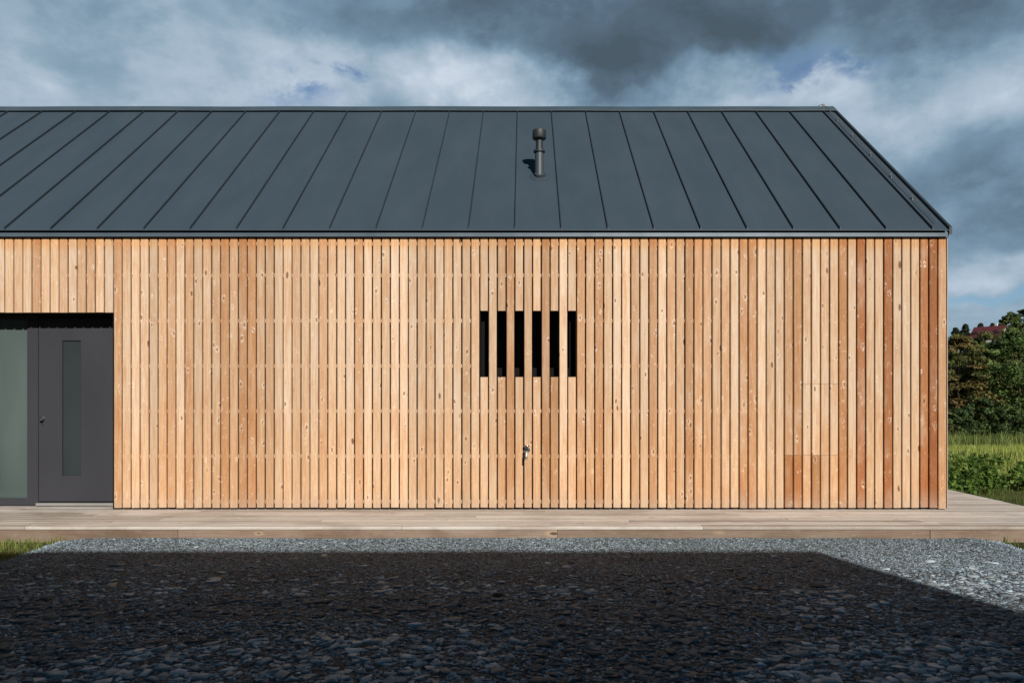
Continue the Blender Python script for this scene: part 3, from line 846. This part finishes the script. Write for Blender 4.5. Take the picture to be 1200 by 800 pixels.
def scatter_right(n, d0, d1, seed, k0=.42, k1=.95, dens=1.0):
    r_ = np.random.default_rng(seed)
    d = (r_.random(n)*(d1**dens-d0**dens)+d0**dens)**(1/dens); k = r_.uniform(k0, k1, n)
    x = k*d; y = d-9
    keep = ~((x < DX1+.04) & (y > DY0-.03) & (y < DYB+.05)) & ~((x < GXR+.02) & (y < DY0)) & ~((x > XL) & (x < XR+.3) & (y > 0) & (y < YB))
    return x[keep], y[keep]
GREEN = [(.16,.22,.045), (0.080,0.138,0.026), (0.109,0.167,0.032), (0.145,0.189,0.043), (0.072,0.116,0.029)]
DRY = [(.42,.46,.11), (.34,.43,.09), (.28,.39,.07), (.48,.45,.16), (.22,.32,.05)]
x, y = scatter_right(15000, 6.6, 14.5, 21, dens=1.2); n = len(x)
blades('lawn_grass', x, y, rng.uniform(.035, .10, n), np.full(n, .006), .5, GREEN+[(.17,.16,.06)], 'short green grass growing past the deck and beside the gravel', 'grass', 5)
x, y = scatter_right(26000, 13.5, 30, 22, dens=1.0); n = len(x)
cl = np.array([mnoise.noise((float(a)*.5, float(b)*.5, 1.0)) for a, b in zip(x, y)])
blades('meadow_grass', x, y, rng.uniform(.09, .22, n)*(1+.6*cl), np.full(n, .010), .42, DRY, 'tall yellowing meadow grass between the weeds and the trees', 'grass', 6)
x, y = scatter_right(14000, 27, 41, 23, dens=1.0); n = len(x)
blades('rough_grass', x, y, rng.uniform(.35, .8, n), np.full(n, .022), .35, [(.20,.25,.07), (.26,.28,.09), (.12,.18,.04)], 'rough green grass at the foot of the trees', 'grass', 7)
# left patch
r_ = np.random.default_rng(31)
n = 9000
x = r_.uniform(-8.5, GXL+.06, n); y = r_.uniform(-3.2, DY0-.02, n)
blades('grass_patch', x, y, r_.uniform(.03, .085, n), np.full(n, .005), .6, [(.20,.28,.06), (.26,.30,.08), (.16,.22,.05), (.30,.28,.10)], 'patch of short grass at the left edge of the gravel', 'grass', 8)

def leaves(pos, nrm, size, cols, seed, aspect=.55):
    """leaf-shaped quads at pos (n,3) with unit-ish normals"""
    r_ = np.random.default_rng(seed); n = len(pos)
    nrm = nrm/np.maximum(1e-6, np.linalg.norm(nrm, axis=1, keepdims=True))
    t = r_.normal(0, 1, (n, 3)); t -= nrm*np.sum(t*nrm, 1, keepdims=True); t /= np.maximum(1e-6, np.linalg.norm(t, axis=1, keepdims=True))
    b = np.cross(nrm, t)
    s = np.asarray(size)[:, None]
    V = np.stack([pos-t*s*.5, pos+b*s*aspect*.5+nrm*s*.08, pos+t*s*.5, pos-b*s*aspect*.5+nrm*s*.08], 1)
    F = (np.arange(n)*4)[:, None]+np.arange(4)[None]
    col = np.concatenate([cols, np.ones((n, 1))], -1)
    return V.reshape(-1, 3), F, np.repeat(col[:, None, :], 4, 1).reshape(-1, 4)

# weeds: leafy stems past the deck
def weeds():
    r_ = np.random.default_rng(41)
    ps = []; ns = []; ss = []; cs = []
    n = 900
    d = r_.uniform(11.6, 16.0, n); k = r_.uniform(.50, .92, n); X_ = k*d; Y_ = d-9
    cl = np.array([mnoise.noise((float(a)*.8, float(b)*.8, 9.0)) for a, b in zip(X_, Y_)])
    keep = (X_ > DX1+.12) & (cl > -.10 + .2*(d > 14.5))
    for a, b in zip(X_[keep], Y_[keep]):
        H = r_.uniform(.10, .34); z0 = float(terrain(a, b)); m = int(22+60*H)
        hh = r_.uniform(.05, 1, m)*H; th_ = r_.uniform(0, 6.28, m); rr = r_.uniform(.02, .13, m)*(1.15-hh/H*.7)
        ps.append(np.stack([a+np.cos(th_)*rr, b+np.sin(th_)*rr, z0+hh], -1))
        ns.append(np.stack([np.cos(th_)*.6, np.sin(th_)*.6, r_.uniform(.4, 1.2, m)], -1)+r_.normal(0, .3, (m, 3)))
        ss.append(r_.uniform(.05, .11, m))
        base = np.array([(.07,.135,.025), (.10,.18,.03), (.16,.24,.05)][r_.integers(0, 3)])
        cs.append(base[None]*r_.uniform(.7, 1.3, (m, 1)))
    V, F, c = leaves(np.concatenate(ps), np.concatenate(ns), np.concatenate(ss), np.concatenate(cs), 42, .6)
    o = np_mesh('weeds', V, F, c, M_leaf)
    tag(o, 'leafy dark green weeds crowding past the far edge of the deck', 'weeds', kind='stuff')
weeds()

# ------------------------------------------------------------------ trees
def crown_mesh(seed, H, W, z0, nclump, nleaf, leaf, palette, layered=False, conic=0.0):
    r_ = np.random.default_rng(seed)
    ps = []; ns = []; cs = []
    for i in range(nclump):
        u = r_.uniform(0, 1); th_ = r_.uniform(0, 2*np.pi)
        prof = (math.sin(math.pi*min(1, .10+.88*u))**.7)*(1-conic*u)
        rad = W*.5*prof*r_.uniform(.45, 1.03)
        c = np.array([math.cos(th_)*rad, math.sin(th_)*rad, z0+(H-z0)*u*.97])
        sz = r_.uniform(.55, 1.1)*W*.13*(1.15-.5*u)
        m = int(nleaf*r_.uniform(.6, 1.3))
        q = r_.normal(0, 1, (m, 3)); q /= np.linalg.norm(q, axis=1, keepdims=True); q *= r_.uniform(.3, 1, (m, 1))**.6
        sc_ = np.array([sz*1.25, sz*1.25, sz*(.38 if layered else .8)])
        p = c + q*sc_
        if layered: p[:, 2] -= .25*np.hypot(p[:, 0]-c[0]*.5, p[:, 1]-c[1]*.5)
        ps.append(p); ns.append(q+np.array([0, 0, .5])+r_.normal(0, .45, (m, 3)))
        base = np.array(palette[r_.integers(0, len(palette))])*r_.uniform(.75, 1.25)
        cs.append(base[None]*r_.uniform(.7, 1.35, (m, 1)))
    p = np.concatenate(ps); n_ = np.concatenate(ns); c = np.concatenate(cs)
    s = r_.uniform(.7, 1.3, len(p))*leaf
    return leaves(p, n_, s, c, seed+1, .62)
def trunk_mb(seed, H, W, z0, r0):
    r_ = np.random.default_rng(seed+7); mb = MB()
    top = H*.86
    pts = [(r_.normal(0, .05)*i*.3, r_.normal(0, .05)*i*.3, -.3+(top+.3)*i/7) for i in range(8)]
    mb.tube(pts, [r0*(1-.86*i/7)*(1.5 if i == 0 else 1) for i in range(8)], 8)
    for i in range(16):
        u = r_.uniform(.12, .92); zb = z0+(top-z0)*u*.9; th_ = r_.uniform(0, 6.28); L = W*.42*(1.1-u*.6)*r_.uniform(.7, 1.1)
        mb.tube([(0, 0, zb), (math.cos(th_)*L*.5, math.sin(th_)*L*.5, zb+L*.18), (math.cos(th_)*L, math.sin(th_)*L, zb+L*.42)], [r0*.34*(1.1-u), r0*.2*(1.1-u), r0*.06], 5)
    return mb
def tree(name, x, y, seed, H, W, z0, nclump, nleaf, leaf, palette, label, cat, group=None, layered=False, conic=0.0, r0=.12):
    e = empty(name, (x, y, float(terrain(x, y))), label, cat, group)
    V, F, c = crown_mesh(seed, H, W, z0, nclump, nleaf, leaf, palette, layered, conic)
    np_mesh('crown', V, F, c, M_leaf, e)
    trunk_mb(seed, H, W, z0, r0).build('trunk', M_bark, e, smooth=True)
    return e
RUSS = [(.155,.115,.042), (.175,.14,.048), (.14,.135,.042), (.115,.13,.038)]
OLIV = [(0.131,0.140,0.042), (0.157,0.166,0.053), (0.105,0.131,0.039)]
GRN = [(0.088,0.150,0.042), (0.114,0.185,0.053), (0.079,0.126,0.039), (0.140,0.202,0.064)]
DKG = [(0.054,0.093,0.031), (0.070,0.112,0.037), (0.078,0.124,0.034)]
def at(px, d): return (px-615)*d/855, d-9
TG = 'trees beyond the meadow'
x, y = at(1124, 44); tree('russet_tree', x, y, 101, 6.7, 4.4, .5, 110, 120, .17, RUSS, 'russet brown autumn tree beside the house corner beyond the meadow', 'tree', TG, layered=True)
x, y = at(1158, 46); tree('olive_tree_crown'.replace('olive_tree_crown', 'leafy_tree'), x, y, 102, 7.2, 3.8, .6, 90, 120, .16, OLIV+RUSS[2:], 'olive and bronze tree standing between the russet tree and the green tree', 'tree', TG)
x, y = at(1192, 43); tree('leafy_tree', x, y, 103, 7.0, 4.6, .4, 130, 120, .16, GRN, 'bushy fresh green tree at the right edge of the photo', 'tree', TG)
x, y = at(1212, 50); tree('leafy_tree', x, y, 104, 7.6, 4.5, .8, 90, 110, .18, OLIV, 'taller bronze green tree just behind the fresh green one', 'tree', TG)
x, y = at(1085, 48); tree('russet_tree', x, y, 105, 6.6, 4.6, .5, 90, 110, .18, RUSS, 'russet tree mostly hidden behind the house corner', 'tree', TG, layered=True)
x, y = at(1262, 45); tree('leafy_tree', x, y, 106, 6.6, 5.0, .5, 100, 110, .18, DKG, 'dark green tree outside the right edge of the photo', 'tree', TG)
x, y = at(1030, 47); tree('leafy_tree', x, y, 107, 5.2, 4.8, .5, 80, 110, .18, GRN, 'green tree wholly behind the house', 'tree', TG)
SG = 'shrubs at the foot of the trees'
for i, (px, d, H, W, pal, lab) in enumerate([(1118, 39.5, 2.3, 2.6, DKG, 'low dark shrub under the russet tree by the house corner'),
                                             (1150, 40.0, 2.7, 2.6, DKG, 'low dark green shrub below the olive and bronze tree'),
                                             (1184, 39.2, 2.2, 2.8, DKG+GRN[:1], 'low dark shrub in front of the fresh green tree'),
                                             (1225, 40, 2.6, 2.8, DKG, 'low dark shrub outside the right edge of the photo')]):
    x, y = at(px, d); tree('shrub', x, y, 140+i, H, W, .1, 46, 110, .13, pal, lab, 'shrub', SG, r0=.05)

# far hillside: wood as one mass, with the trees that stand out as things
def spruce(x, y, seed, H, W, label, group):
    e = empty('spruce_tree', (x, y, float(terrain(x, y))), label, 'tree', group)
    V, F, c = crown_mesh(seed, H, W, .6, 130, 34, .8, [(.028,.05,.026), (.036,.06,.03), (.03,.045,.024)], True, .72)
    np_mesh('crown', V, F, c, M_leaf, e)
    trunk_mb(seed, H, W, .6, .22).build('trunk', M_bark, e, smooth=True)
FG = 'trees on the far hillside'
for i, (px, py, d, lab) in enumerate([(1131, 379, 262, 'far spruce left of the red roofed house, nearest to the house corner'),
                                      (1149, 378, 275, 'pointed far spruce behind the left end of the red roof'),
                                      (1163, 378, 280, 'pointed far spruce behind the right half of the red roof'),
                                      (1120, 383, 255, 'small far spruce touching the house corner')]):
    x, y = at(px, d); zt = EYE+(463-py)*d/855
    spruce(x, y, 160+i, zt-float(terrain(x, y)), 6.4, lab, FG)
for i, (px, py, d, W, pal, lab) in enumerate([(1184, 366, 250, 9, OLIV+DKG, 'broad far tree rising right of the red roofed house'),
                                          (1152, 401, 208, 8, OLIV+GRN, 'rounded far tree hiding the lower wall of the maroon roofed house'),
                                          (1174, 402, 200, 7, RUSS, 'reddish far tree below the right end of the maroon roof'),
                                          (1200, 362, 262, 10, DKG, 'dark far tree on the hill at the right edge of the photo')]):
    x, y = at(px, d); zt = EYE+(463-py)*d/855
    tree('hillside_tree', x, y, 180+i, zt-float(terrain(x, y)), W, 1.2, 110, 60, .75, pal, lab, 'tree', FG, r0=.35)
def woodland():
    Vs, Fs, Cs = [], [], []; off = 0
    r_ = np.random.default_rng(77)
    protos = [crown_mesh(200+i, 8+i, 7+.4*i, .8, 46, 46, .85, pal) for i, pal in enumerate([DKG, OLIV, RUSS, GRN, DKG+OLIV])]
    for i in range(330):
        d = r_.uniform(105, 300); px = r_.uniform(900, 1420)
        if 1112 < px < 1190 and d > 120: continue
        x, y = at(px, d); z = float(terrain(x, y))
        V, F, c = protos[r_.integers(0, len(protos))]
        a = r_.uniform(0, 6.28); s_ = r_.uniform(.55, .9)
        ca, sa = math.cos(a)*s_, math.sin(a)*s_
        W_ = np.stack([V[:, 0]*ca-V[:, 1]*sa+x, V[:, 0]*sa+V[:, 1]*ca+y, V[:, 2]*s_+z], -1)
        Vs.append(W_); Fs.append(F+off); Cs.append(c); off += len(V)
    o = np_mesh('hillside_woodland', np.concatenate(Vs), np.concatenate(Fs), np.concatenate(Cs), M_leaf)
    tag(o, 'mixed autumn wood covering the far hillside', 'woodland', kind='stuff')
woodland()

# far house with a maroon roof
def far_house():
    d = 235; x, y = at(1160, d); zb = EYE+(463-402)*d/855
    e = empty('distant_house', (x, y, zb), 'distant white house with a maroon dormered roof among the hillside trees', 'house')
    e.rotation_euler.z = R(-56)
    M_w = mat_plain('white_render', (.72,.70,.66), .85, .05); M_r = mat_plain('maroon_tiles', (.115,.03,.038), .7, .2, 2.0)
    M_p = mat_plain('dark_pane', (.05,.055,.06), .3, .1)
    L, D, hw, hr = 9.6, 7.5, 2.0, 5.2
    mb = MB(); zlo = float(terrain(x, y))-zb-1.0
    mb.box(-L/2+.5, L/2-.5, -D/2+.5, D/2-.5, zlo, hw)
    mb.prism([(-D/2+.5, hw), (D/2-.5, hw), (0, hr-.25)], L/2-.75, L/2-.5, 'x')
    mb.prism([(-D/2+.5, hw), (D/2-.5, hw), (0, hr-.25)], -L/2+.5, -L/2+.75, 'x')
    mb.build('wall', M_w, e)
    mb = MB()
    for s_ in (-1, 1):
        mb.add([(-L/2, s_*D/2, hw-.25), (L/2, s_*D/2, hw-.25), (L/2, 0, hr), (-L/2, 0, hr), (-L/2, s_*D/2, hw-.0), (L/2, s_*D/2, hw-.0), (L/2, 0, hr+.25), (-L/2, 0, hr+.25)],
               [(0,1,2,3), (4,5,6,7), (0,1,5,4), (1,2,6,5), (3,0,4,7)])
    rf = mb.build('roof', M_r, e)
    for xx in (-3.0, .0, 3.0):
        mb = MB()
        mb.prism([(xx-1.2, 2.9), (xx-.8, 3.65), (xx, 3.95), (xx+.8, 3.65), (xx+1.2, 2.9)], -3.0, -.8, 'y')
        dm = mb.build('dormer', M_r, rf)
        mb = MB(); mb.box(xx-.6, xx+.6, -3.05, -2.99, 2.95, 3.55); mb.build('pane', M_p, dm)
    for xx in (-2.9, -.2, 2.6):
        mb = MB(); mb.box(xx-.5, xx+.5, -D/2+.44, -D/2+.52, .3, 1.5); mb.build('window', M_p, e)
    mb = MB(); mb.box(1.2, 1.9, .4, 1.1, hr-1, hr+1.0); mb.build('chimney', M_w, rf)
far_house()

# ------------------------------------------------------------------ the building behind the camera that shades the yard
def neighbour():
    xr, xl, yf, yb = 6.36, -13.0, -12.5, -20.0
    Ht = (abs(yf+1.74))*math.tan(R(SUN_EL))/math.cos(R(SUN_AZ))
    e = empty('flat_roofed_building', (0, yf, 0), 'dark flat roofed building behind the viewer, seen only by its shadow over the gravel', 'building')
    M_dark = mat_wood('charred_cladding', [(0, (.05,.045,.04)), (1, (.035,.03,.028))], 'z', .8, .2, speck=.05)
    mb = MB(); mb.box(xl, xr, yb, yf-.04, 0, Ht-.12); put(mb.build('wall', M_black), e)
    mb = MB(); x = xl
    while x < xr-.05:
        mb.col = (random.random(), random.random(), .5, 1); mb.box(x, min(x+.14, xr), yf-.038, yf, .1, Ht-.1); x += .15
    put(mb.build('cladding', M_dark), e)
    mb = MB()
    # shallow roof with its corner rounded off
    mb.prism([(xl-.1, Ht-.1), (xr+.0, Ht-.1), (xr+.0, Ht-.03), (xr-.06, Ht), (xl-.1, Ht)], yb-.1, yf+.02, 'y')
    rf = put(mb.build('roof', M_seam), e)
    for wx in (-9, -5.2, -1.4, 2.4):
        mb = MB(); mb.box(wx-.8, wx+.8, yf+.002, yf+.05, .9, 2.2); w = put(mb.build('window', M_frame), e)
        mb = MB(); mb.box(wx-.72, wx+.72, yf+.051, yf+.056, .98, 2.12); sub2 = mb.build('pane', M_glass); sub2.parent = w
        sub2.matrix_parent_inverse = w.matrix_basis.inverted()
        put_loc = Vector(e.location); 
neighbour()
